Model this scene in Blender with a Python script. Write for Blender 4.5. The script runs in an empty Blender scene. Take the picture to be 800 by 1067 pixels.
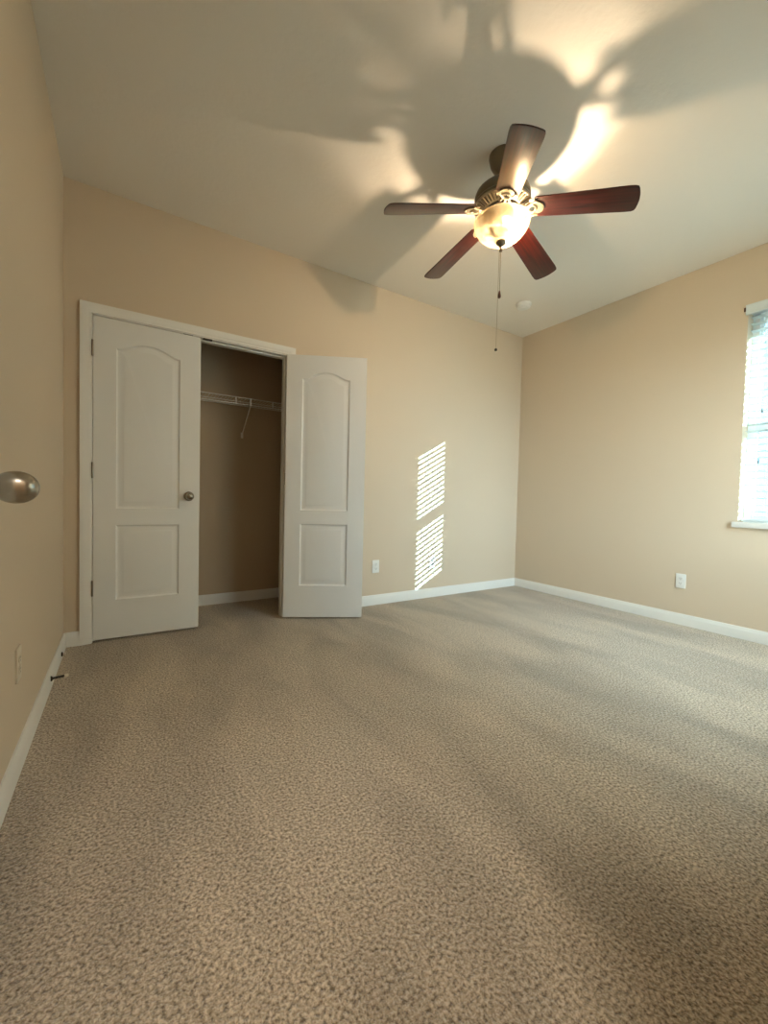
import bpy, bmesh, math, random
from mathutils import Vector, Matrix
random.seed(7)
C = bpy.context.scene.collection
PI = math.pi

# ------------------------------------------------------------------ camera, sky, sun, exposure
F_PX, YAW, PITCH, ROLL = 427.795, 0.568, -0.031, 0.024
CAM = Vector((0.298, -3.124, 0.948))
sc = bpy.context.scene
fw = Vector((math.sin(YAW)*math.cos(PITCH), math.cos(YAW)*math.cos(PITCH), math.sin(PITCH)))
rt = Vector((math.cos(YAW), -math.sin(YAW), 0)); up = rt.cross(fw)
r2 = math.cos(ROLL)*rt + math.sin(ROLL)*up
u2 = -math.sin(ROLL)*rt + math.cos(ROLL)*up
cd = bpy.data.cameras.new('camera'); co = bpy.data.objects.new('camera', cd); C.objects.link(co)
m = Matrix((r2, u2, -fw)).transposed().to_4x4(); m.translation = CAM
co.matrix_world = m
cd.sensor_fit = 'HORIZONTAL'; cd.sensor_width = 36; cd.lens = F_PX/800*36; cd.clip_start = 0.01
sc.camera = co

sc.view_settings.view_transform = 'Standard'; sc.view_settings.look = 'None'
sc.view_settings.gamma = 1; sc.view_settings.use_curve_mapping = False
sc.view_settings.exposure = 0.22

world = bpy.data.worlds.new('sky'); sc.world = world; world.use_nodes = True
bg = world.node_tree.nodes['Background']
bg.inputs['Color'].default_value = (0.66, 0.86, 1.0, 1); bg.inputs['Strength'].default_value = 13.5

sl = bpy.data.lights.new('sun', 'SUN'); so = bpy.data.objects.new('sun', sl); C.objects.link(so)
SUN_DIR = Vector((-1, 1.82, -0.55)).normalized()
so.rotation_euler = (-SUN_DIR).to_track_quat('Z', 'Y').to_euler()
so.location = (8, -8, 5)
sl.energy = 165; sl.angle = math.radians(0.35); sl.color = (0.93, 1.0, 0.96)

# ceiling light of the hallway the picture is taken from
# portals only steer the sampling of the sky through the right window and the added one
for nm, loc, rot, sx, sy in (('sky_portal', (4.25, -2.445, 1.62), (0, PI/2, 0), 1.5, 0.9), ('sky_portal', (2.95, -3.10, 1.40), (PI/2, 0, 0), 1.55, 1.55)):
    pl = bpy.data.lights.new(nm, 'AREA'); po = bpy.data.objects.new(nm, pl); C.objects.link(po)
    pl.shape = 'RECTANGLE'; pl.size = sx; pl.size_y = sy; pl.cycles.is_portal = True
    po.location = loc; po.rotation_euler = rot
hl = bpy.data.lights.new('hall_light', 'AREA'); ho = bpy.data.objects.new('hall_light', hl); C.objects.link(ho)
hl.shape = 'DISK'; hl.size = 0.7; hl.energy = 24; hl.color = (1.0, 0.97, 0.90)
ho.location = (0.55, -3.75, 2.74)

BULB = 7800.0      # emission strength of the lit bulb

# ------------------------------------------------------------------ materials
def mat(name, col, rough=0.6, metal=0.0, spec=0.5, bump=None, coat=0.0):
    M = bpy.data.materials.new(name); M.use_nodes = True
    nt = M.node_tree; b = nt.nodes['Principled BSDF']
    b.inputs['Base Color'].default_value = (*col, 1)
    b.inputs['Roughness'].default_value = rough; b.inputs['Metallic'].default_value = metal
    b.inputs['Specular IOR Level'].default_value = spec; b.inputs['Coat Weight'].default_value = coat
    if bump:
        sc_, st, dist, det = bump
        tc = nt.nodes.new('ShaderNodeTexCoord'); n = nt.nodes.new('ShaderNodeTexNoise')
        n.inputs['Scale'].default_value = sc_; n.inputs['Detail'].default_value = det
        bp = nt.nodes.new('ShaderNodeBump'); bp.inputs['Strength'].default_value = st
        bp.inputs['Distance'].default_value = dist
        nt.links.new(tc.outputs['Object'], n.inputs['Vector'])
        nt.links.new(n.outputs['Fac'], bp.inputs['Height']); nt.links.new(bp.outputs['Normal'], b.inputs['Normal'])
    return M

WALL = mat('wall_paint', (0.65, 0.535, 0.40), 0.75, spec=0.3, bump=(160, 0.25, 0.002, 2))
CLOSET_SHADE = mat('closet_shaded_wall', (0.50, 0.39, 0.27), 0.75, spec=0.3)  # same wall paint made darker, closet shade put into the colour
CEIL = mat('ceiling_paint', (0.80, 0.75, 0.675), 0.85, spec=0.2, bump=(38, 0.35, 0.004, 4))
TRIM = mat('trim_paint', (0.80, 0.78, 0.73), 0.42, spec=0.5)
DOOR = mat('door_paint', (0.77, 0.76, 0.73), 0.5, spec=0.5, bump=(120, 0.06, 0.001, 3))
NICKEL = mat('satin_nickel', (0.36, 0.325, 0.27), 0.27, metal=1.0)
HINGE = mat('hinge_metal', (0.30, 0.27, 0.22), 0.42, metal=1.0)
PEWTER = mat('aged_pewter', (0.20, 0.165, 0.115), 0.42, metal=0.75)
IRON = mat('brushed_brass_cast', (0.46, 0.39, 0.28), 0.38, metal=0.55)
DARKIRON = mat('dark_metal', (0.05, 0.042, 0.035), 0.45, metal=0.6)
PLASTIC = mat('white_plastic', (0.80, 0.79, 0.75), 0.35)
PAINTED = mat('beige_painted_plate', (0.66, 0.58, 0.45), 0.45)
SLOT = mat('dark_slot', (0.04, 0.04, 0.045), 0.6)
WIRE = mat('white_wire_coating', (0.72, 0.70, 0.66), 0.4)
VINYL = mat('white_vinyl', (0.80, 0.83, 0.82), 0.45)
BLINDM = mat('blind_slat_vinyl', (0.62, 0.67, 0.67), 0.45)
CORD = mat('blind_cord', (0.66, 0.70, 0.70), 0.7)
TASSEL = mat('tassel_grey', (0.16, 0.2, 0.21), 0.6)
WOODFOB = mat('fob_wood', (0.10, 0.028, 0.014), 0.45)
CHAINM = mat('chain_brass', (0.42, 0.34, 0.22), 0.4, metal=0.8)
RUBBER = mat('white_rubber', (0.82, 0.76, 0.66), 0.6)
SPRING = mat('bronze_spring', (0.035, 0.026, 0.02), 0.45, metal=0.4)
EXT = mat('outside_stucco', (0.6, 0.58, 0.52), 0.9)

def wood_mat():
    M = mat('cherry_blade', (0.05, 0.012, 0.008), 0.34, spec=0.35, coat=0.65)
    nt = M.node_tree; b = nt.nodes['Principled BSDF']
    b.inputs['Coat Roughness'].default_value = 0.2; b.inputs['Coat IOR'].default_value = 1.45
    tc = nt.nodes.new('ShaderNodeTexCoord'); mp = nt.nodes.new('ShaderNodeMapping')
    mp.inputs['Scale'].default_value = (2.0, 45, 10)
    n = nt.nodes.new('ShaderNodeTexNoise'); n.inputs['Scale'].default_value = 1.6; n.inputs['Detail'].default_value = 5
    cr = nt.nodes.new('ShaderNodeValToRGB')
    cr.color_ramp.elements[0].color = (0.012, 0.002, 0.0012, 1); cr.color_ramp.elements[0].position = 0.3
    cr.color_ramp.elements[1].color = (0.080, 0.008, 0.004, 1); cr.color_ramp.elements[1].position = 0.75
    L = nt.links.new
    L(tc.outputs['Object'], mp.inputs['Vector']); L(mp.outputs['Vector'], n.inputs['Vector'])
    L(n.outputs['Fac'], cr.inputs['Fac']); L(cr.outputs['Color'], b.inputs['Base Color'])
    return M
WOOD = wood_mat()

def carpet_mat():
    M = bpy.data.materials.new('carpet'); M.use_nodes = True
    nt = M.node_tree; b = nt.nodes['Principled BSDF']; L = nt.links.new
    b.inputs['Roughness'].default_value = 0.95; b.inputs['Specular IOR Level'].default_value = 0.15
    b.inputs['Sheen Weight'].default_value = 0.35; b.inputs['Sheen Roughness'].default_value = 0.5
    tc = nt.nodes.new('ShaderNodeTexCoord')
    # tufts: bent slightly so that they read as short twisted yarn ends
    n1 = nt.nodes.new('ShaderNodeTexNoise'); n1.inputs['Scale'].default_value = 122; n1.inputs['Detail'].default_value = 3.0
    n1.inputs['Roughness'].default_value = 0.62; n1.inputs['Distortion'].default_value = 0.25
    vr = nt.nodes.new('ShaderNodeTexVoronoi'); vr.inputs['Scale'].default_value = 120
    L(tc.outputs['Object'], n1.inputs['Vector']); L(tc.outputs['Object'], vr.inputs['Vector'])
    cr = nt.nodes.new('ShaderNodeValToRGB')
    e = cr.color_ramp.elements
    e[0].position = 0.34; e[0].color = (0.15, 0.108, 0.066, 1)
    e[1].position = 0.66; e[1].color = (0.68, 0.575, 0.44, 1)
    k = e.new(0.5); k.color = (0.44, 0.35, 0.245, 1)
    L(n1.outputs['Fac'], cr.inputs['Fac'])
    # vacuum swaths and trodden patches
    mp = nt.nodes.new('ShaderNodeMapping'); mp.inputs['Rotation'].default_value = (0, 0, 0.5)
    mp.inputs['Scale'].default_value = (2.6, 0.9, 1)
    n2 = nt.nodes.new('ShaderNodeTexNoise'); n2.inputs['Scale'].default_value = 1.15; n2.inputs['Detail'].default_value = 4
    n2.inputs['Distortion'].default_value = 0.5
    L(tc.outputs['Object'], mp.inputs['Vector']); L(mp.outputs['Vector'], n2.inputs['Vector'])
    mr = nt.nodes.new('ShaderNodeMapRange')
    mr.inputs['From Min'].default_value = 0.36; mr.inputs['From Max'].default_value = 0.64
    mr.inputs['To Min'].default_value = 0.86; mr.inputs['To Max'].default_value = 1.28
    L(n2.outputs['Fac'], mr.inputs['Value'])
    hs = nt.nodes.new('ShaderNodeVectorMath'); hs.operation = 'SCALE'
    L(cr.outputs['Color'], hs.inputs[0]); L(mr.outputs['Result'], hs.inputs['Scale'])
    L(hs.outputs['Vector'], b.inputs['Base Color'])
    ad = nt.nodes.new('ShaderNodeMath'); ad.operation = 'MULTIPLY_ADD'; ad.inputs[1].default_value = -0.45
    L(vr.outputs['Distance'], ad.inputs[0]); L(n1.outputs['Fac'], ad.inputs[2])
    bp = nt.nodes.new('ShaderNodeBump'); bp.inputs['Strength'].default_value = 0.9; bp.inputs['Distance'].default_value = 0.012
    L(ad.outputs['Value'], bp.inputs['Height']); L(bp.outputs['Normal'], b.inputs['Normal'])
    return M
CARPET = carpet_mat()

def bowl_mat():
    M = bpy.data.materials.new('alabaster_glass'); M.use_nodes = True
    nt = M.node_tree; L = nt.links.new
    for n in list(nt.nodes): nt.nodes.remove(n)
    out = nt.nodes.new('ShaderNodeOutputMaterial')
    tc = nt.nodes.new('ShaderNodeTexCoord'); n1 = nt.nodes.new('ShaderNodeTexNoise')
    n1.inputs['Scale'].default_value = 9; n1.inputs['Detail'].default_value = 4; n1.inputs['Distortion'].default_value = 2.0
    cr = nt.nodes.new('ShaderNodeValToRGB')
    cr.color_ramp.elements[0].color = (0.27, 0.20, 0.105, 1); cr.color_ramp.elements[0].position = 0.35
    cr.color_ramp.elements[1].color = (0.34, 0.28, 0.175, 1); cr.color_ramp.elements[1].position = 0.65
    L(tc.outputs['Object'], n1.inputs['Vector']); L(n1.outputs['Fac'], cr.inputs['Fac'])
    tl = nt.nodes.new('ShaderNodeBsdfTranslucent'); df = nt.nodes.new('ShaderNodeBsdfDiffuse')
    tr = nt.nodes.new('ShaderNodeBsdfTransparent'); gl = nt.nodes.new('ShaderNodeBsdfGlossy')
    gl.inputs['Roughness'].default_value = 0.2
    tr.inputs['Color'].default_value = (1, 0.9, 0.74, 1)
    L(cr.outputs['Color'], tl.inputs['Color']); L(cr.outputs['Color'], df.inputs['Color'])
    m1 = nt.nodes.new('ShaderNodeMixShader'); m1.inputs[0].default_value = 0.35
    L(tl.outputs[0], m1.inputs[1]); L(df.outputs[0], m1.inputs[2])
    m2 = nt.nodes.new('ShaderNodeMixShader'); m2.inputs[0].default_value = 0.36
    L(m1.outputs[0], m2.inputs[1]); L(tr.outputs[0], m2.inputs[2])
    m3 = nt.nodes.new('ShaderNodeMixShader'); m3.inputs[0].default_value = 0.05
    L(m2.outputs[0], m3.inputs[1]); L(gl.outputs[0], m3.inputs[2])
    L(m3.outputs[0], out.inputs['Surface'])
    return M
BOWL = bowl_mat()

def emit(name, col, s):
    M = bpy.data.materials.new(name); M.use_nodes = True
    nt = M.node_tree; b = nt.nodes['Principled BSDF']
    b.inputs['Base Color'].default_value = (0.9, 0.9, 0.9, 1)
    b.inputs['Emission Color'].default_value = (*col, 1); b.inputs['Emission Strength'].default_value = s
    return M
LIT = emit('lit_bulb', (1.0, 0.77, 0.52), BULB)
UNLIT = mat('unlit_bulb', (0.9, 0.88, 0.82), 0.3)

def glass_mat(name, tint):
    M = bpy.data.materials.new(name); M.use_nodes = True
    nt = M.node_tree; L = nt.links.new
    for n in list(nt.nodes): nt.nodes.remove(n)
    out = nt.nodes.new('ShaderNodeOutputMaterial'); tr = nt.nodes.new('ShaderNodeBsdfTransparent')
    tr.inputs['Color'].default_value = (*tint, 1)
    gl = nt.nodes.new('ShaderNodeBsdfGlossy'); gl.inputs['Roughness'].default_value = 0.02
    mx = nt.nodes.new('ShaderNodeMixShader'); mx.inputs[0].default_value = 0.05
    L(tr.outputs[0], mx.inputs[1]); L(gl.outputs[0], mx.inputs[2])
    L(mx.outputs[0], out.inputs['Surface'])
    return M
GLASS = glass_mat('window_glass', (0.95, 0.98, 0.97))
TINTED = glass_mat('tinted_window_glass', (0.325, 0.39, 0.41))     # seen through two faces of the pane

# ------------------------------------------------------------------ mesh helpers
def bx(bm, x0, x1, y0, y1, z0, z1, bev=0.0, M=None):
    t = bmesh.new()
    v = [t.verts.new((x, y, z)) for x in (x0, x1) for y in (y0, y1) for z in (z0, z1)]
    for f in ((0, 1, 3, 2), (4, 6, 7, 5), (0, 4, 5, 1), (2, 3, 7, 6), (0, 2, 6, 4), (1, 5, 7, 3)):
        t.faces.new([v[i] for i in f])
    bmesh.ops.recalc_face_normals(t, faces=t.faces)
    if bev: bmesh.ops.bevel(t, geom=list(t.edges), offset=bev, segments=2, profile=0.6, affect='EDGES')
    merge(bm, t, M)
def merge(bm, t, M=None):
    if M is not None: bmesh.ops.transform(t, matrix=M, verts=t.verts)
    me = bpy.data.meshes.new('tmp'); t.to_mesh(me); t.free(); bm.from_mesh(me); bpy.data.meshes.remove(me)
def lathe(bm, prof, seg=48, M=None, cap=True):
    t = bmesh.new(); rings = []
    for r, z in prof:
        if r < 1e-6: rings.append([t.verts.new((0, 0, z))])
        else: rings.append([t.verts.new((r*math.cos(2*PI*i/seg), r*math.sin(2*PI*i/seg), z)) for i in range(seg)])
    for a, b in zip(rings, rings[1:]):
        for i in range(seg):
            j = (i+1) % seg
            if len(a) == 1 and len(b) == 1: continue
            if len(a) == 1: t.faces.new((a[0], b[i], b[j]))
            elif len(b) == 1: t.faces.new((a[i], a[j], b[0]))
            else: t.faces.new((a[i], a[j], b[j], b[i]))
    if cap:
        for r in (rings[0], rings[-1]):
            if len(r) > 1: t.faces.new(r)
    bmesh.ops.recalc_face_normals(t, faces=t.faces)
    merge(bm, t, M)
def tube(bm, pts, r, seg=10):
    pts = [Vector(p) for p in pts]; rings = []; t = bmesh.new()
    rr = r if isinstance(r, (list, tuple)) else [r]*len(pts)
    prev = None
    for i, p in enumerate(pts):
        d = (pts[min(i+1, len(pts)-1)] - pts[max(i-1, 0)]).normalized()
        if prev is None:
            a = d.orthogonal().normalized()
        else:
            a = (prev - d*prev.dot(d)).normalized()
        prev = a; b = d.cross(a)
        rings.append([t.verts.new(p + rr[i]*(math.cos(2*PI*k/seg)*a + math.sin(2*PI*k/seg)*b)) for k in range(seg)])
    for A, B in zip(rings, rings[1:]):
        for k in range(seg): t.faces.new((A[k], A[(k+1) % seg], B[(k+1) % seg], B[k]))
    t.faces.new(rings[0][::-1]); t.faces.new(rings[-1])
    bmesh.ops.recalc_face_normals(t, faces=t.faces)
    merge(bm, t)
def prism(bm, poly, h, M=None, z0=0.0, bev=0.0):
    """poly in local xy, extruded along local z from z0 to z0+h"""
    t = bmesh.new()
    a = [t.verts.new((x, y, z0)) for x, y in poly]; b = [t.verts.new((x, y, z0+h)) for x, y in poly]
    t.faces.new(a[::-1]); t.faces.new(b)
    n = len(poly)
    for i in range(n): t.faces.new((a[i], a[(i+1) % n], b[(i+1) % n], b[i]))
    bmesh.ops.recalc_face_normals(t, faces=t.faces)
    if bev: bmesh.ops.bevel(t, geom=list(t.edges), offset=bev, segments=2, profile=0.6, affect='EDGES')
    merge(bm, t, M)
def new(): return bmesh.new()
def obj(name, bm, material, parent=None, smooth=True, angle=35):
    me = bpy.data.meshes.new(name); bm.to_mesh(me); bm.free()
    me.materials.append(material)
    if smooth:
        for p in me.polygons: p.use_smooth = True
        me.set_sharp_from_angle(angle=math.radians(angle))
    o = bpy.data.objects.new(name, me); C.objects.link(o)
    if parent: o.parent = parent
    return o
def props(o, label=None, cat=None, group=None, kind=None):
    if label: o['label'] = label
    if cat: o['category'] = cat
    if group: o['group'] = group
    if kind: o['kind'] = kind
    return o
def thing(name, label, cat, loc=(0, 0, 0), rz=0, group=None, kind=None):
    o = bpy.data.objects.new(name, None); C.objects.link(o)
    o.location = loc; o.rotation_euler = (0, 0, rz); o.empty_display_size = 0.05
    return props(o, label, cat, group, kind)
def struct(name, bm, material, label, cat, smooth=False):
    return props(obj(name, bm, material, smooth=smooth), label, cat, kind='structure')
XZ = lambda y0: Matrix(((1, 0, 0, 0), (0, 0, 1, y0), (0, 1, 0, 0), (0, 0, 0, 1)))          # local (x,y,z) -> (x, z+y0, y)
YZ = lambda x0: Matrix(((0, 0, 1, x0), (1, 0, 0, 0), (0, 1, 0, 0), (0, 0, 0, 1)))          # local (x,y,z) -> (z+x0, x, y)

# ------------------------------------------------------------------ room
W, H, YF = 4.083, 2.80, -3.0
T = 0.115
JL, JR, JT = 0.142, 1.370, 2.040          # closet opening
CB, CR = 0.66, 1.75                       # closet depth, closet right side
DL, DR, DT = 0.112, 0.935, 2.04           # entry doorway
WX = W + 0.18
WY0, WY1, WZ0, WZ1 = -2.90, -1.99, 0.845, 2.40

bm = new(); prism(bm, [(-T, -4.55), (1.25+T, -4.55), (1.25+T, YF-T), (WX, YF-T), (WX, CB+T), (-T, CB+T)], 0.12, None, -0.12); struct('floor', bm, CARPET, 'beige wall-to-wall cut pile carpet with faint vacuum tracks', 'floor')
bm = new(); prism(bm, [(-T, -4.55), (1.25+T, -4.55), (1.25+T, YF-T), (WX, YF-T), (WX, CB+T), (-T, CB+T)], 0.12, None, H); struct('ceiling', bm, CEIL, 'flat off-white knockdown textured ceiling', 'ceiling')
bm = new(); bx(bm, -T, 0, -4.55, CB+T, 0, H); struct('wall_left', bm, WALL, 'plain beige wall on the left beside the shiny knob', 'wall')
# wall with the closet opening
bm = new(); prism(bm, [(0, 0), (JL-0.02, 0), (JL-0.02, JT+0.02), (JR+0.02, JT+0.02), (JR+0.02, 0), (W, 0), (W, H), (0, H)], T, XZ(0))
struct('wall_back', bm, WALL, 'beige wall holding the closet opening and striped sunlight', 'wall')
# wall with the window
bm = new()
def ring(bm, o, i, h, M):
    t = bmesh.new()
    lay = [[t.verts.new((x, y, z)) for x, y in P] for z in (0, h) for P in (o, i)]
    for k in range(4):
        j = (k+1) % 4
        t.faces.new((lay[0][k], lay[0][j], lay[1][j], lay[1][k])); t.faces.new((lay[2][k], lay[2][j], lay[3][j], lay[3][k]))
        t.faces.new((lay[0][k], lay[0][j], lay[2][j], lay[2][k])); t.faces.new((lay[1][k], lay[1][j], lay[3][j], lay[3][k]))
    bmesh.ops.recalc_face_normals(t, faces=t.faces); merge(bm, t, M)
def rect(a, b, c, d): return [(a, c), (b, c), (b, d), (a, d)]
ring(bm, rect(-4.55, CB+T, 0, H), rect(WY0, WY1, WZ0-0.04, WZ1), 0.18, YZ(W))
struct('wall_right', bm, WALL, 'beige wall on the right with the window', 'wall')
# wall with the entry doorway, behind the camera
bm = new(); V0, V1, VZ0, VZ1 = 2.15, 3.75, 0.60, 2.20
prism(bm, [(0, 0), (DL-0.02, 0), (DL-0.02, DT+0.02), (DR+0.02, DT+0.02), (DR+0.02, 0), (V0-0.2, 0), (V0-0.2, H), (0, H)], T, XZ(YF-T))
ring(bm, rect(V0-0.2, W, 0, H), rect(V0, V1, VZ0, VZ1), T, XZ(YF-T))
struct('wall_front', bm, WALL, 'beige wall with the entry doorway behind the viewer', 'wall')
bm = new(); bx(bm, 1.25, 1.25+T, -4.55, YF-T, 0, H); struct('wall_hall_right', bm, WALL, 'beige hallway side wall behind the viewer', 'wall')
bm = new(); bx(bm, 0, 1.25, -4.55, -4.45, 0, H); struct('wall_hall_end', bm, WALL, 'beige hallway end wall behind the viewer', 'wall')
bm = new(); bx(bm, 0, CR+T, CB, CB+T, 0, H); struct('wall_closet_back', bm, CLOSET_SHADE, 'shadowed beige rear wall inside the closet', 'wall')
bm = new(); bx(bm, CR, CR+T, T, CB, 0, H); struct('wall_closet_right', bm, CLOSET_SHADE, 'beige side wall inside the closet', 'wall')
# roof overhang that clips the sun at the top of the window
bm = new(); bx(bm, WX, WX+0.42, -5.0, 1.0, 2.47, 2.62); struct('roof_overhang', bm, EXT, 'roof overhang outside above the window', 'roof')

bm = new(); bx(bm, W, WX, -9.0, -4.56, -0.35, 4.4); struct('sun_block_wall', bm, EXT, 'added unseen wall outside that keeps sun out of the fill window', 'wall')  # added out of view to block direct sun through the rear window
bm = new(); bx(bm, -40, 40, -40, 40, -0.5, -0.35); struct('ground', bm, mat('outside_ground', (0.14, 0.14, 0.13), 0.95), 'ground outside the window', 'ground')
# ------------------------------------------------------------------ baseboards
def base_profile(d=0.014, h=0.088):
    return [(0, 0), (d, 0), (d, h-0.026), (d-0.002, h-0.020), (d-0.004, h-0.016), (d-0.005, h-0.006), (d-0.008, h), (0, h)]
def baseboard(name, p0, p1, nrm, label, m0=0, m1=0):
    """p0->p1 along the wall, nrm into the room; m0/m1 = +1 mitred inside corner"""
    p0, p1, n = Vector((*p0, 0)), Vector((*p1, 0)), Vector((*nrm, 0))
    d = (p1-p0).normalized(); bm = new(); P = base_profile()
    A = [bm.verts.new(p0 + n*a + d*(a*m0) + Vector((0, 0, z))) for a, z in P]
    B = [bm.verts.new(p1 + n*a - d*(a*m1) + Vector((0, 0, z))) for a, z in P]
    k = len(P)
    for i in range(k): bm.faces.new((A[i], A[(i+1) % k], B[(i+1) % k], B[i]))
    bm.faces.new(A); bm.faces.new(B[::-1]); bmesh.ops.recalc_face_normals(bm, faces=bm.faces)
    return struct(name, bm, TRIM, label, 'baseboard', smooth=True)
CASO = 0.063
baseboard('baseboard_left', (0, YF), (0, 0), (1, 0), 'white baseboard along the left wall', 0, 1)
baseboard('baseboard_back_left', (0, 0), (JL-CASO, 0), (0, -1), 'short white baseboard piece left of the closet', 1, 0)
baseboard('baseboard_back', (JR+CASO, 0), (W, 0), (0, -1), 'white baseboard right of the closet, crossed by sun stripes', 0, 1)
baseboard('baseboard_right', (W, YF), (W, 0), (-1, 0), 'white baseboard under the window wall', 0, 1)
baseboard('baseboard_closet', (0, CB), (CR, CB), (0, -1), 'shadowed white baseboard inside the closet')

# ------------------------------------------------------------------ closet casing and jambs
bm = new()
def casing(bm, l, r, t, yf, sgn, w=0.057):
    """casing frame around an opening, on plane y=yf, sticking out by sgn; a stepped colonial profile mitred at the top"""
    prof = [(0.0, 0.0), (0.0, 0.009), (0.006, 0.0115), (0.020, 0.0125), (0.026, 0.0155), (0.044, 0.0165), (w, 0.0175), (w, 0.0)]
    rv = 0.006
    path = [((l-rv, 0), (-1, 0)), ((l-rv, t+rv), (-1, 1)), ((r+rv, t+rv), (1, 1)), ((r+rv, 0), (1, 0))]
    q = bmesh.new(); rows = []
    for (x, z), (ox, oz) in path:
        rows.append([q.verts.new((x+ox*a, yf+sgn*d, z+oz*a)) for a, d in prof])
    n = len(prof)
    for A, B in zip(rows, rows[1:]):
        for i in range(n): q.faces.new((A[i], A[(i+1) % n], B[(i+1) % n], B[i]))
    q.faces.new(rows[0]); q.faces.new(rows[-1][::-1])
    bmesh.ops.recalc_face_normals(q, faces=q.faces); merge(bm, q)
casing(bm, JL, JR, JT, 0, -1)
trim = struct('trim_1', bm, TRIM, 'white moulded casing and jamb around the closet opening', 'door casing', smooth=True)
bm = new()
prism(bm, [(JL-0.02, 0), (JL, 0), (JL, JT), (JR, JT), (JR, 0), (JR+0.02, 0), (JR+0.02, JT+0.02), (JL-0.02, JT+0.02)], T, XZ(0))
obj('jamb', bm, TRIM, trim, smooth=False)
bm = new()   # door stop strip behind the leaves
prism(bm, [(JL, 0), (JL+0.01, 0), (JL+0.01, JT-0.01), (JR-0.01, JT-0.01), (JR-0.01, 0), (JR, 0), (JR, JT), (JL, JT)], 0.03, XZ(0.046))
obj('jamb_stop', bm, TRIM, trim, smooth=False)
for x in (0.675, 0.80):
    bm = new(); bx(bm, x-0.03, x+0.03, 0.003, 0.027, JT-0.006, JT+0.0005, 0.001)
    props(obj('ball_catch', bm, DARKIRON, trim), 'dark ball catch plate in the head of the casing')

# ------------------------------------------------------------------ doors
def arch(x0, x1, z0, z1, rise, off, n=26):
    """panel outline, counter-clockwise; cathedral arch top of height rise; inset by off"""
    x0 += off; x1 -= off; z0 += off; z1 -= off
    pts = [(x0, z0), (x1, z0)]
    if rise <= 0: return pts + [(x1, z1), (x0, z1)]
    for i in range(n+1):
        u = 1-2*i/n
        s = 0.5*(1+math.cos(PI*abs(u)**1.25))
        pts.append(((x0+x1)/2+u*(x1-x0)/2, z1+rise*(s if abs(u) < 1 else 0)))
    return pts
def leaf(width, height, z0, x_sign, panels):
    """moulded slab, hinge edge at x=0, spans to x_sign*width; y from 0 (room side) to 0.035"""
    bm = new()
    TH = 0.035
    for side in (0, 1):
        y = 0 if side == 0 else TH; s = 1 if side == 0 else -1
        out = [bm.verts.new((x, y, z)) for x, z in ((0, z0), (x_sign*width, z0), (x_sign*width, z0+height), (0, z0+height))]
        edges = [bm.edges.new((out[i], out[(i+1) % 4])) for i in range(4)]
        for (a, b, c, d, rise) in panels:
            loops = []
            for off, dep in ((0, 0), (0.007, 0.0085), (0.013, 0.0105), (0.019, 0.0100), (0.042, 0.0020), (0.047, 0.0012)):
                P = arch(a, b, c, d, rise, off)
                loops.append([bm.verts.new((x_sign*px, y+s*dep, pz)) for px, pz in P])
            n = len(loops[0])
            for i in range(n): edges.append(bm.edges.new((loops[0][i], loops[0][(i+1) % n])))
            for A, B in zip(loops, loops[1:]):
                for i in range(n): bm.faces.new((A[i], A[(i+1) % n], B[(i+1) % n], B[i]))
            bm.faces.new(loops[-1])
        bmesh.ops.triangle_fill(bm, use_beauty=True, use_dissolve=False, edges=edges, normal=(0, -1 if side == 0 else 1, 0))
    bm.verts.ensure_lookup_table()
    F = [v for v in bm.verts if (abs(v.co.x) < 1e-6 or abs(abs(v.co.x)-width) < 1e-6)]
    key = {(round(v.co.x, 4), round(v.co.y, 4), round(v.co.z, 4)): v for v in F}
    r = lambda x, y, z: key[(round(x, 4), round(y, 4), round(z, 4))]
    c = [(0, z0), (x_sign*width, z0), (x_sign*width, z0+height), (0, z0+height)]
    for i in range(4):
        a, b = c[i], c[(i+1) % 4]
        bm.faces.new((r(a[0], 0, a[1]), r(b[0], 0, b[1]), r(b[0], TH, b[1]), r(a[0], TH, a[1])))
    bmesh.ops.recalc_face_normals(bm, faces=bm.faces)
    return bm
KNOB_PROF = [(0.0, 0.0), (0.031, 0.0), (0.0325, 0.003), (0.031, 0.007), (0.022, 0.010), (0.0125, 0.012), (0.0115, 0.0215)]
for q in range(1, 15):                    # egg-shaped grip
    a = PI*(0.10+0.90*q/14)
    KNOB_PROF.append((0.0262*math.sin(a)**0.93 if q < 14 else 0.0, 0.0475-0.0295*math.cos(a)))
def add_knob(parent, loc, direction, name='door_knob', label=None):
    M = Matrix.Translation(loc) @ Vector(direction).to_track_quat('Z', 'Y').to_matrix().to_4x4()
    bm = new(); lathe(bm, KNOB_PROF, 40, M)
    o = obj(name, bm, NICKEL, parent, angle=60)
    if label: o['label'] = label
    return o
def add_hinge(parent, x, y, z, side):
    bm = new()
    tube(bm, [(x, y, z-0.045), (x, y, z+0.045)], 0.0058, 12)
    for zz in (z-0.047, z+0.047): lathe(bm, [(0, -0.003), (0.005, -0.002), (0.0062, 0), (0.005, 0.002), (0, 0.003)], 12, Matrix.Translation((x, y, zz)))
    for s in (-1, 1): bx(bm, x-0.0012+s*0.0025, x+0.0012+s*0.0025, y, y+0.03, z-0.044, z+0.044)
    return obj('hinge', bm, HINGE, parent)
PANELS = [(0.119, 0.482, 0.848, 1.856, 0.052), (0.119, 0.482, 0.262, 0.742, 0.0)]
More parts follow.
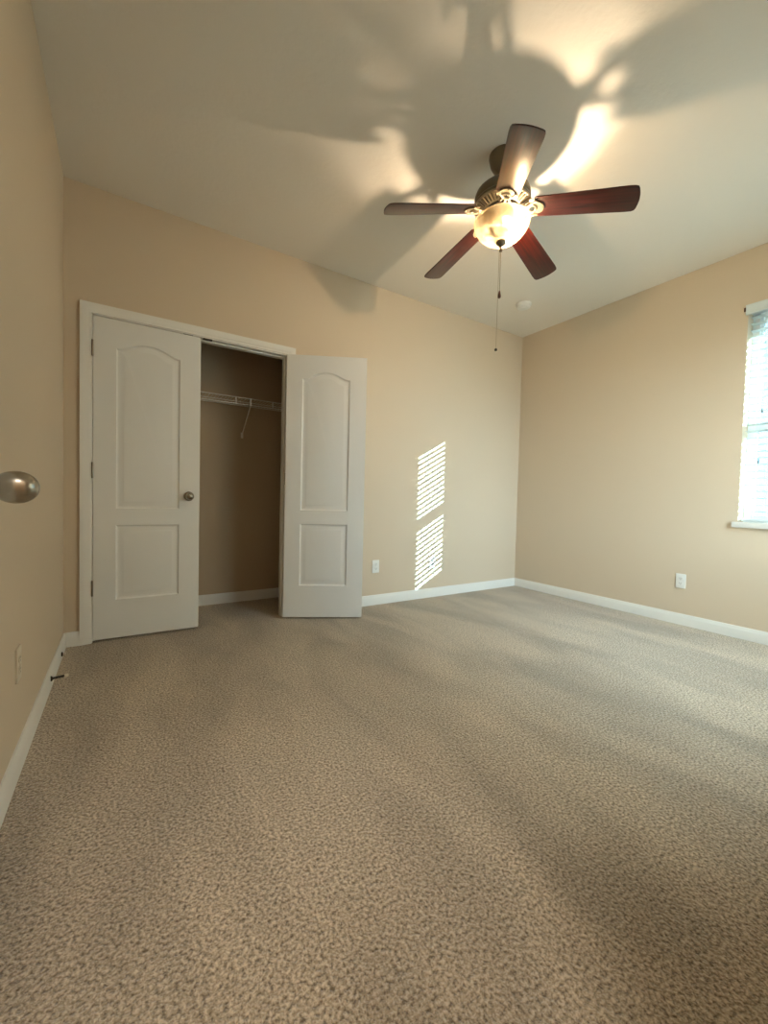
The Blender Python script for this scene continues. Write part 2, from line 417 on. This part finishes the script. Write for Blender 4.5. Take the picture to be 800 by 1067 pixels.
# left leaf, shut
d1 = thing('door_1', 'closed white two-panel closet door leaf with round knob', 'door', (JL, -0.010, 0), kind='structure')
b = leaf(0.609, 2.018, 0.016, 1, PANELS); bmesh.ops.translate(b, verts=b.verts, vec=(0.003, 0.008, 0))
obj('door_panel', b, DOOR, d1, angle=25)
add_knob(d1, (0.545, 0.008, 0.936), (0, -1, 0), label='round satin nickel knob')
for z in (1.833, 1.085, 0.348): add_hinge(d1, 0.0, -0.003, z, 1)
# right leaf, swung wide open, its closet side towards the viewer
d2 = thing('door_2', 'white two-panel closet door leaf swung open against the wall', 'door', (JR, -0.010, 0), math.radians(152), kind='structure')
b = leaf(0.609, 2.018, 0.016, -1, PANELS); bmesh.ops.translate(b, verts=b.verts, vec=(-0.003, 0.008, 0))
obj('door_panel', b, DOOR, d2, angle=25)
add_knob(d2, (-0.545, 0.008, 0.936), (0, -1, 0), label='round satin nickel knob facing the wall')
for z in (1.830, 1.087, 0.350): add_hinge(d2, 0.0, -0.003, z, -1)
# entry door folded back along the left wall; only its knob reaches into the picture
EX = 0.107
d3 = thing('door_3', 'open entry door at the left edge showing only its satin nickel knob', 'door', (EX, YF+0.004, 0), kind='structure')
b = leaf(0.810, 2.018, 0.016, 1, [(0.13, 0.68, 0.848, 1.845, 0.10), (0.13, 0.68, 0.262, 0.742, 0.0)])
bmesh.ops.rotate(b, verts=b.verts, cent=(0, 0, 0), matrix=Matrix.Rotation(PI/2, 3, 'Z'))
obj('door_panel', b, DOOR, d3, angle=25)
add_knob(d3, (0, 0.746, 0.953), (1, 0, 0), label='oval satin nickel knob seen side on')
bm = new(); bx(bm, -0.030, -0.005, 0.8095, 0.8115, 0.925, 0.981, 0.0005); obj('latch_plate', bm, NICKEL, d3)
# casing of the doorway
bm = new(); casing(bm, DL, DR, DT, YF-T, -1); t2 = struct('trim_2', bm, TRIM, 'white casing around the entry doorway behind the viewer', 'door casing', smooth=True)
bm = new()
prism(bm, [(DL-0.02, 0), (DL, 0), (DL, DT), (DR, DT), (DR, 0), (DR+0.02, 0), (DR+0.02, DT+0.02), (DL-0.02, DT+0.02)], T, XZ(YF-T))
obj('jamb', bm, TRIM, t2, smooth=False)

# ------------------------------------------------------------------ window
w1 = thing('window_1', 'bright single-hung window with white sill on the right wall', 'window', (0, 0, 0), kind='structure')
GX = W + 0.125
bm = new(); ring(bm, rect(WY0, WY1, WZ0-0.002, WZ1), rect(WY0+0.04, WY1-0.04, WZ0+0.03, WZ1-0.04), 0.055, YZ(GX-0.025)); obj('window_frame', bm, VINYL, w1, smooth=False)
RAIL = 1.535
bm = new(); ring(bm, rect(WY0+0.04, WY1-0.04, WZ0+0.03, RAIL+0.03), rect(WY0+0.055, WY1-0.055, WZ0+0.045, RAIL-0.03), 0.022, YZ(GX-0.02)); obj('lower_sash', bm, VINYL, w1, smooth=False)
bm = new(); ring(bm, rect(WY0+0.04, WY1-0.04, RAIL-0.03, WZ1-0.04), rect(WY0+0.055, WY1-0.055, RAIL+0.035, WZ1-0.06), 0.022, YZ(GX+0.004)); obj('upper_sash', bm, VINYL, w1, smooth=False)
bm = new(); bx(bm, GX-0.011, GX-0.007, WY0+0.05, WY1-0.05, WZ0+0.04, RAIL-0.02); obj('pane', bm, TINTED, w1, smooth=False)
bm = new(); bx(bm, GX+0.013, GX+0.017, WY0+0.05, WY1-0.05, RAIL+0.03, WZ1-0.05); obj('pane', bm, TINTED, w1, smooth=False)
bm = new()
prism(bm, [(W+0.10, WY0), (W-0.0, WY0), (W-0.0, WY0-0.03), (W-0.028, WY0-0.03), (W-0.028, WY1+0.03), (W-0.0, WY1+0.03), (W-0.0, WY1), (W+0.10, WY1)], 0.040, None, WZ0-0.040, 0.003)
obj('window_sill', bm, TRIM, w1)

# added unseen window behind the viewer, lets in cool fill daylight
w2 = thing('fill_window', 'added unseen window behind the viewer for fill daylight', 'window', (0, 0, 0), kind='structure')
bm = new(); ring(bm, rect(V0, V1, VZ0, VZ1), rect(V0+0.045, V1-0.045, VZ0+0.045, VZ1-0.045), 0.05, XZ(YF-T+0.02)); obj('window_frame', bm, VINYL, w2, smooth=False)
bm = new(); bx(bm, V0+0.04, V1-0.04, YF-T+0.042, YF-T+0.046, VZ0+0.04, VZ1-0.04); obj('pane', bm, GLASS, w2, smooth=False)

# ------------------------------------------------------------------ blind
BXC = W + 0.046
bl = thing('window_blind', 'white horizontal slat blind lowered in the right window', 'blind', (BXC, (WY0+WY1)/2, WZ0))
hw = (WY1-WY0)/2 - 0.006
HH = WZ1 - WZ0
bm = new(); bx(bm, -0.026, 0.026, -hw, hw, HH-0.055, HH-0.004, 0.002); obj('headrail', bm, BLINDM, bl)
bm = new()   # moulded valance with a lip at top and bottom
vp = [(0, 0), (-0.010, 0.002), (-0.013, 0.008), (-0.010, 0.016), (-0.010, 0.054), (-0.014, 0.062), (-0.014, 0.070), (0, 0.072)]
prism(bm, vp, 2*(hw+0.018), Matrix(((1, 0, 0, -0.0465), (0, 0, 1, -hw-0.018), (0, 1, 0, HH-0.068), (0, 0, 0, 1))))
va = obj('valance', bm, BLINDM, bl)
bm = new(); bx(bm, -0.056, -0.0465, hw+0.0185, hw+0.030, HH-0.040, HH-0.012, 0.002); obj('valance_clip', bm, mat('brown_clip', (0.12, 0.06, 0.03), 0.5), bl)
bm = new(); pitch = 0.048; TILT = math.radians(-5); zs = []
z = HH-0.085
while z > 0.05:
    zs.append(z); z -= pitch
for z in zs:
    prof = []
    for i in range(9):
        u = -0.025+0.05*i/8; c = 0.0025*(1-(u/0.025)**2); prof.append((u, c+0.0014))
    for i in range(8, -1, -1):
        u = -0.025+0.05*i/8; c = 0.0025*(1-(u/0.025)**2); prof.append((u, c-0.0014))
    # positive tilt raises the outer edge
    R = Matrix.Rotation(-TILT, 4, 'Y')
    M = Matrix.Translation((0, -hw+0.004, z)) @ R @ Matrix(((1, 0, 0, 0), (0, 0, 1, 0), (0, 1, 0, 0), (0, 0, 0, 1)))
    prism(bm, prof, 2*hw-0.008, M)
obj('slats', bm, BLINDM, bl, angle=50)
bm = new(); bx(bm, -0.025, 0.025, -hw+0.004, hw-0.004, 0.006, 0.024, 0.003); obj('bottom_rail', bm, BLINDM, bl)
for yy in (hw-0.13, 0, -hw+0.13):
    bm = new()
    for xx in (-0.0265, 0.0265): tube(bm, [(xx, yy, 0.02), (xx, yy, HH-0.05)], 0.0009, 6)
    obj('ladder_cord', bm, CORD, bl)
for yy, zt in ((hw-0.095, 1.640-WZ0), (hw-0.088, 1.283-WZ0)):
    bm = new(); tube(bm, [(-0.036, yy, HH-0.05), (-0.036, yy, zt)], 0.0009, 6); c = obj('lift_cord', bm, CORD, bl)
    bm = new(); lathe(bm, [(0, 0.016), (0.003, 0.015), (0.0045, 0), (0.0062, -0.016), (0.0055, -0.019), (0, -0.02)], 14, Matrix.Translation((-0.036, yy, zt)))
    props(obj('tassel', bm, TASSEL, c), 'small grey cord tassel')

# ------------------------------------------------------------------ ceiling fan
FX, FY, ZR = 2.0135, -1.542, 2.519
fan = thing('ceiling_fan', 'five-blade dark cherry ceiling fan with glowing alabaster bowl light', 'ceiling fan', (FX, FY, 2.80))
def fz(z): return z-2.80
bm = new(); lathe(bm, [(0, fz(2.80)), (0.076, fz(2.80)), (0.077, fz(2.79)), (0.074, fz(2.778)), (0.068, fz(2.752)), (0.055, fz(2.728)), (0.038, fz(2.712)), (0.024, fz(2.705)), (0.018, fz(2.696)), (0, fz(2.696))]); obj('canopy', bm, PEWTER, fan)
bm = new(); lathe(bm, [(0.0135, fz(2.71)), (0.0135, fz(2.640))], 20); obj('downrod', bm, PEWTER, fan)
bm = new(); lathe(bm, [(0, fz(2.668)), (0.024, fz(2.668)), (0.028, fz(2.660)), (0.030, fz(2.645)), (0.050, fz(2.640)), (0.085, fz(2.634)), (0.118, fz(2.622)), (0.138, fz(2.604)), (0.146, fz(2.584)),
              (0.147, fz(2.566)), (0.142, fz(2.556)), (0.146, fz(2.552)), (0.148, fz(2.544)), (0.142, fz(2.538)), (0.100, fz(2.530)), (0, fz(2.530))], 64); obj('motor_housing', bm, PEWTER, fan, angle=40)
# slotted flare ring under the housing
bm = new()
lathe(bm, [(0.100, fz(2.531)), (0.140, fz(2.539)), (0.141, fz(2.536)), (0.101, fz(2.528))], 64, cap=False)
for k in range(44):
    a = 2*PI*k/44
    M = Matrix.Rotation(a, 4, 'Z') @ Matrix.Translation((0.1225, 0, fz(2.520))) @ Matrix.Rotation(math.radians(-22), 4, 'Y')
    bx(bm, -0.023, 0.023, -0.0042, 0.0042, -0.006, 0.009, 0, M)
def torus(bm, R, r, M, seg=40, s2=10):
    t = bmesh.new(); g = [[t.verts.new(((R+r*math.cos(2*PI*j/s2))*math.cos(2*PI*i/seg), (R+r*math.cos(2*PI*j/s2))*math.sin(2*PI*i/seg), r*math.sin(2*PI*j/s2))) for j in range(s2)] for i in range(seg)]
    for i in range(seg):
        for j in range(s2): t.faces.new((g[i][j], g[(i+1) % seg][j], g[(i+1) % seg][(j+1) % s2], g[i][(j+1) % s2]))
    bmesh.ops.recalc_face_normals(t, faces=t.faces); merge(bm, t, M)
torus(bm, 0.145, 0.0055, Matrix.Translation((0, 0, fz(2.530))), 64); torus(bm, 0.099, 0.0055, Matrix.Translation((0, 0, fz(2.511))), 48)
props(obj('vent_ring', bm, IRON, fan), 'pale slotted ring under the motor')
bm = new(); lathe(bm, [(0, fz(2.532)), (0.094, fz(2.532)), (0.094, fz(2.500)), (0.088, fz(2.494)), (0, fz(2.494))], 48); obj('flywheel', bm, DARKIRON, fan)
bm = new(); lathe(bm, [(0, fz(2.496)), (0.050, fz(2.496)), (0.056, fz(2.488)), (0.056, fz(2.466)), (0.050, fz(2.458)), (0.030, fz(2.452)), (0.012, fz(2.450)), (0.006, fz(2.448)), (0.006, fz(2.350)), (0, fz(2.350))], 36); obj('switch_housing', bm, IRON, fan)

R0, R1 = 0.168, 0.644
def blade_bm():
    """underside outline in local (x radial, y tangential), thickness upwards"""
    bm = new(); pts = []
    w0, w1 = 0.060, 0.072
    pts += [(R0, -w0+0.012), (R0+0.006, -w0+0.002), (R0+0.02, -w0)]
    pts += [(R1-0.05, -w1), (R1-0.022, -w1+0.001), (R1-0.009, -w1+0.006), (R1-0.003, -w1+0.018)]
    for i in range(1, 8): pts.append((R1-0.003+0.008*math.sin(PI*i/8), -w1+0.018+(2*w1-0.036)*i/8))
    pts += [(R1-0.003, w1-0.018), (R1-0.009, w1-0.006), (R1-0.022, w1-0.001), (R1-0.05, w1)]
    pts += [(R0+0.02, w0), (R0+0.006, w0-0.002), (R0, w0-0.012)]
    prism(bm, pts, 0.006, None, 0, 0.0012)
    return bm
def iron_bm():
    """ornate cast blade bracket, same local frame as its blade (lies under the blade root)"""
    bm = new()
    # twin scroll arms from the flywheel to the blade
    for s in (-1, 1):
        tube(bm, [(0.076, s*0.018, -0.002), (0.092, s*0.025, -0.002), (0.110, s*0.022, -0.004), (0.126, s*0.013, -0.006), (0.142, s*0.018, -0.007), (0.162, s*0.034, -0.006), (0.182, s*0.042, -0.005)],
             [0.0075, 0.0070, 0.0065, 0.0062, 0.0062, 0.0060, 0.0050])
    torus(bm, 0.021, 0.0055, Matrix.Translation((0.156, 0, -0.007)), 28)
    tube(bm, [(0.080, 0, -0.003), (0.10, 0, -0.005), (0.120, 0, -0.006), (0.136, 0, -0.006)], [0.007, 0.0065, 0.0062, 0.006])
    # three-lobed foot screwed to the blade
    pl = []
    for i in range(60):
        a = -PI*0.62+2*PI*0.62*i/59
        r = 0.036+0.013*abs(math.cos(1.5*a))**1.5
        pl.append((0.163+r*math.cos(a)*1.05, r*math.sin(a)*1.15))
    inner = [(0.159, 0.020), (0.175, 0.014), (0.181, 0.0), (0.175, -0.014), (0.159, -0.020)]
    prism(bm, pl+inner, 0.005, None, -0.006, 0)
    for px, py in ((0.211, 0), (0.179, 0.040), (0.179, -0.040)):
        lathe(bm, [(0, -0.0105), (0.004, -0.010), (0.0062, -0.007), (0.0062, -0.005), (0, -0.005)], 14, Matrix.Translation((px, py, 0)))
    return bm
PH0 = 4.0316
LEAN = Vector((-0.0144, -0.0359, 1)).normalized().rotation_difference(Vector((0, 0, 1))).inverted().to_matrix().to_4x4()   # the fan hangs slightly off level
bme = obj('blade', blade_bm(), WOOD, fan).data
ime = obj('blade_iron', iron_bm(), IRON).data
first_b = bpy.data.objects['blade']; first_i = bpy.data.objects['blade_iron']; first_i.parent = first_b
for k in range(5):
    if k == 0: o = first_b
    else:
        o = first_b.copy(); C.objects.link(o); o.parent = fan
        i2 = first_i.copy(); C.objects.link(i2); i2.parent = o
    a = PH0 - k*2*PI/5
    # counter-clockwise edge lower, slight droop towards the tip
    M = Matrix.Translation((0, 0, fz(ZR))) @ LEAN @ Matrix.Rotation(a, 4, 'Z') @ Matrix.Rotation(math.radians(9.0), 4, 'Y') @ Matrix.Rotation(math.radians(-12.5), 4, 'X')
    o.matrix_parent_inverse = Matrix.Identity(4); o.matrix_basis = M
# glass bowl, bulbs, finial, chains
bm = new()
bp = [(0.137, 2.459), (0.143, 2.456), (0.146, 2.450), (0.1455, 2.443), (0.1415, 2.428), (0.133, 2.410), (0.119, 2.392), (0.101, 2.374), (0.078, 2.360), (0.050, 2.350), (0.026, 2.346), (0.008, 2.345)]
lathe(bm, [(r, fz(z)) for r, z in bp], 64, cap=False)
props(obj('lamp_shade', bm, BOWL, fan, angle=80), 'frosted alabaster glass bowl, lit from within')
bm = new(); lathe(bm, [(0, fz(2.353)), (0.026, fz(2.350)), (0.0275, fz(2.344)), (0.025, fz(2.337)), (0.014, fz(2.329)), (0.007, fz(2.321)), (0.0065, fz(2.309)), (0.009, fz(2.305)), (0.008, fz(2.297)), (0, fz(2.293))], 28); obj('finial', bm, PEWTER, fan)
for (px, py), mt, lb in (((0.080, 0.012), LIT, 'lit bulb inside the glass bowl'), ((-0.078, -0.010), UNLIT, None)):
    d = Vector((px, py, 0)).normalized()
    M = Matrix.Translation((px*0.62, py*0.62, fz(2.384))) @ (d+Vector((0, 0, -0.10))).normalized().to_track_quat('Z', 'Y').to_matrix().to_4x4()
    hb = new(); tube(hb, [(px*0.10, py*0.10, fz(2.425)), (px*0.45, py*0.45, fz(2.405)), tuple(M @ Vector((0, 0, 0.012)))], [0.006, 0.009, 0.010], 14); obj('lamp_holder', hb, PLASTIC, fan)
    bm = new(); lathe(bm, [(0, 0.010), (0.006, 0.011), (0.0095, 0.017), (0.011, 0.024), (0.0105, 0.031), (0.007, 0.037), (0, 0.040)], 24, M)
    o = obj('light_bulb', bm, mt, fan, angle=80)
    if lb: o['label'] = lb
bm = new(); tube(bm, [(0, 0, fz(2.296)), (0, 0, fz(2.085))], 0.0017, 8); ch = obj('pull_chain', bm, CHAINM, fan)
bm = new(); lathe(bm, [(0, fz(2.090)), (0.003, fz(2.089)), (0.0055, fz(2.079)), (0.0088, fz(2.063)), (0.0085, fz(2.055)), (0.004, fz(2.049)), (0, fz(2.048))], 18); props(obj('fob', bm, WOODFOB, ch), 'dark wooden fob on the shorter chain')
bm = new(); tube(bm, [(-0.006, 0.004, fz(2.300)), (-0.008, 0.005, fz(1.778))], 0.0011, 8); ch = obj('pull_chain', bm, CHAINM, fan)
bm = new(); lathe(bm, [(0, 0.008), (0.004, 0.007), (0.0075, 0.003), (0.008, 0), (0.0065, -0.005), (0, -0.008)], 16, Matrix.Translation((-0.008, 0.005, fz(1.774)))); props(obj('fob', bm, DARKIRON, ch), 'small dark ball on the longer chain')

# ------------------------------------------------------------------ smoke detector
sd = thing('smoke_detector', 'small round white smoke detector on the ceiling beyond the fan', 'smoke detector', (3.454, -0.517, H))
bm = new(); lathe(bm, [(0, 0), (0.070, 0), (0.070, -0.008), (0.067, -0.011), (0, -0.011)], 40); obj('mounting_plate', bm, PLASTIC, sd)
bm = new(); lathe(bm, [(0, -0.011), (0.062, -0.011), (0.063, -0.022), (0.058, -0.032), (0.044, -0.037), (0.030, -0.038), (0.028, -0.041), (0.012, -0.042), (0, -0.042)], 40); obj('cover', bm, PLASTIC, sd)
bm = new(); lathe(bm, [(0, -0.041), (0.007, -0.0415), (0.008, -0.0445), (0, -0.045)], 16, Matrix.Translation((0.02, 0.012, 0.002))); obj('test_button', bm, PLASTIC, sd)

# ------------------------------------------------------------------ wall plates (built facing -y, then turned)
def outlet(label, loc, rz, m=PLASTIC, kind='duplex', group=None):
    t = thing('wall_outlet', label, 'outlet', loc, rz, group)
    bm = new(); bx(bm, -0.035, 0.035, -0.0062, 0.0, -0.0575, 0.0575, 0.0022); obj('cover_plate', bm, m, t)
    for s in (-1, 1):
        bm = new(); pl = []
        for i in range(24):
            a = 2*PI*i/24; pl.append((0.0168*math.cos(a), max(-0.0135, min(0.0135, 0.0175*math.sin(a)))+s*0.0195))
        prism(bm, pl, 0.0022, XZ(-0.0084)); r = obj('receptacle', bm, m, t)
        bm = new()
        for sx, hh in ((-0.0063, 0.0042), (0.0063, 0.0035)): bx(bm, sx-0.0011, sx+0.0011, -0.0087, -0.0082, s*0.0195+0.003-hh, s*0.0195+0.003+hh)
        lathe(bm, [(0, 0), (0.0024, 0), (0.0024, 0.0005), (0, 0.0005)], 12, Matrix.Translation((0, -0.0082, s*0.0195-0.0075)) @ Matrix.Rotation(PI/2, 4, 'X'))
        obj('slots', bm, SLOT, r)
    bm = new(); lathe(bm, [(0, 0), (0.0032, 0), (0.0026, 0.0012), (0, 0.0014)], 14, Matrix.Translation((0, -0.0060, 0)) @ Matrix.Rotation(PI/2, 4, 'X')); obj('screw', bm, m, t)
    return t
outlet('white wall outlet low beside the open closet door', (2.215, 0, 0.345), 0)
outlet('white wall outlet low on the window wall near the right edge', (W, -1.648, 0.350), -PI/2)
outlet('beige outlet plate low on the left wall seen edge on', (0, -1.304, 0.360), PI/2, PAINTED)
# cable plate in the sun stripes
t = thing('cable_plate', 'white cable wall plate inside the striped sunlight patch', 'wall plate', (2.862, 0, 0.340))
bm = new(); bx(bm, -0.035, 0.035, -0.0062, 0.0, -0.0575, 0.0575, 0.0022); obj('cover_plate', bm, PLASTIC, t)
for s in (-1, 1):
    bm = new(); lathe(bm, [(0, 0), (0.0062, 0), (0.0062, 0.004), (0.0046, 0.005), (0.0046, 0.011), (0, 0.011)], 16, Matrix.Translation((0, -0.006, s*0.014)) @ Matrix.Rotation(PI/2, 4, 'X')); obj('connector', bm, DARKIRON, t)

# ------------------------------------------------------------------ spring door stops on the left baseboard
def doorstop(label, loc, length, rz, group=None):
    t = thing('door_stop', label, 'door stop', loc, rz, group)
    Mx = Matrix.Rotation(PI/2, 4, 'Y')
    bm = new(); lathe(bm, [(0, 0), (0.012, 0), (0.0125, 0.004), (0.008, 0.008), (0, 0.008)], 20, Mx); obj('base', bm, SPRING, t)
    bm = new(); n = 130; turns = length/0.0055
    tube(bm, [(0.006+length*i/n, 0.0046*math.cos(2*PI*turns*i/n), 0.0046*math.sin(2*PI*turns*i/n)) for i in range(n+1)], 0.0020, 6); obj('spring', bm, SPRING, t)
    bm = new(); lathe(bm, [(0, length+0.002), (0.0072, length+0.002), (0.0078, length+0.008), (0.0072, length+0.016), (0.004, length+0.019), (0, length+0.019)], 18, Mx); obj('tip', bm, RUBBER, t)
    return t
doorstop('dark spring door stop with pale tip on the left baseboard', (0.0135, -0.655, 0.055), 0.050, 0.22)
doorstop('short stubby door stop with pale tip nearest the closet corner', (0.0135, -0.245, 0.036), 0.003, 0.0)

# ------------------------------------------------------------------ closet wire shelf
sh = thing('wire_shelf', 'white wire shelf with front rail inside the dark closet', 'shelf', (0.03, CB, 1.745))
SX = CR-0.03-0.003
ys = -0.315
bm = new()
for yy, zz, r in ((-0.006, 0, 0.003), (-0.16, 0, 0.003), (ys, 0, 0.0036)): tube(bm, [(-0.027, yy, zz), (SX, yy, zz)], r, 8)
obj('deck_rails', bm, WIRE, sh)
bm = new()
n = int(SX/0.0254)
for i in range(n): tube(bm, [(0.01+i*0.0254, -0.004, 0.003), (0.01+i*0.0254, ys, 0.003)], 0.0013, 5)
obj('deck_wires', bm, WIRE, sh)
bm = new(); tube(bm, [(-0.027, ys, -0.052), (SX, ys, -0.052)], 0.0042, 8); obj('hanging_rail', bm, WIRE, sh)
for xx in (0.12, 0.58, 1.04, 1.155, 1.34, 1.60):
    bm = new(); bx(bm, xx-0.005, xx+0.005, ys-0.004, ys+0.002, -0.056, 0.004, 0.001); obj('rail_link', bm, WIRE, sh)
for xx in (0.35, 1.16):
    bm = new(); tube(bm, [(xx, ys, -0.035), (xx+0.002, -0.14, -0.160), (xx+0.004, -0.012, -0.252)], 0.0042, 8)
    bx(bm, xx-0.006, xx+0.014, -0.008, 0.0, -0.285, -0.235, 0.002); obj('brace', bm, WIRE, sh)
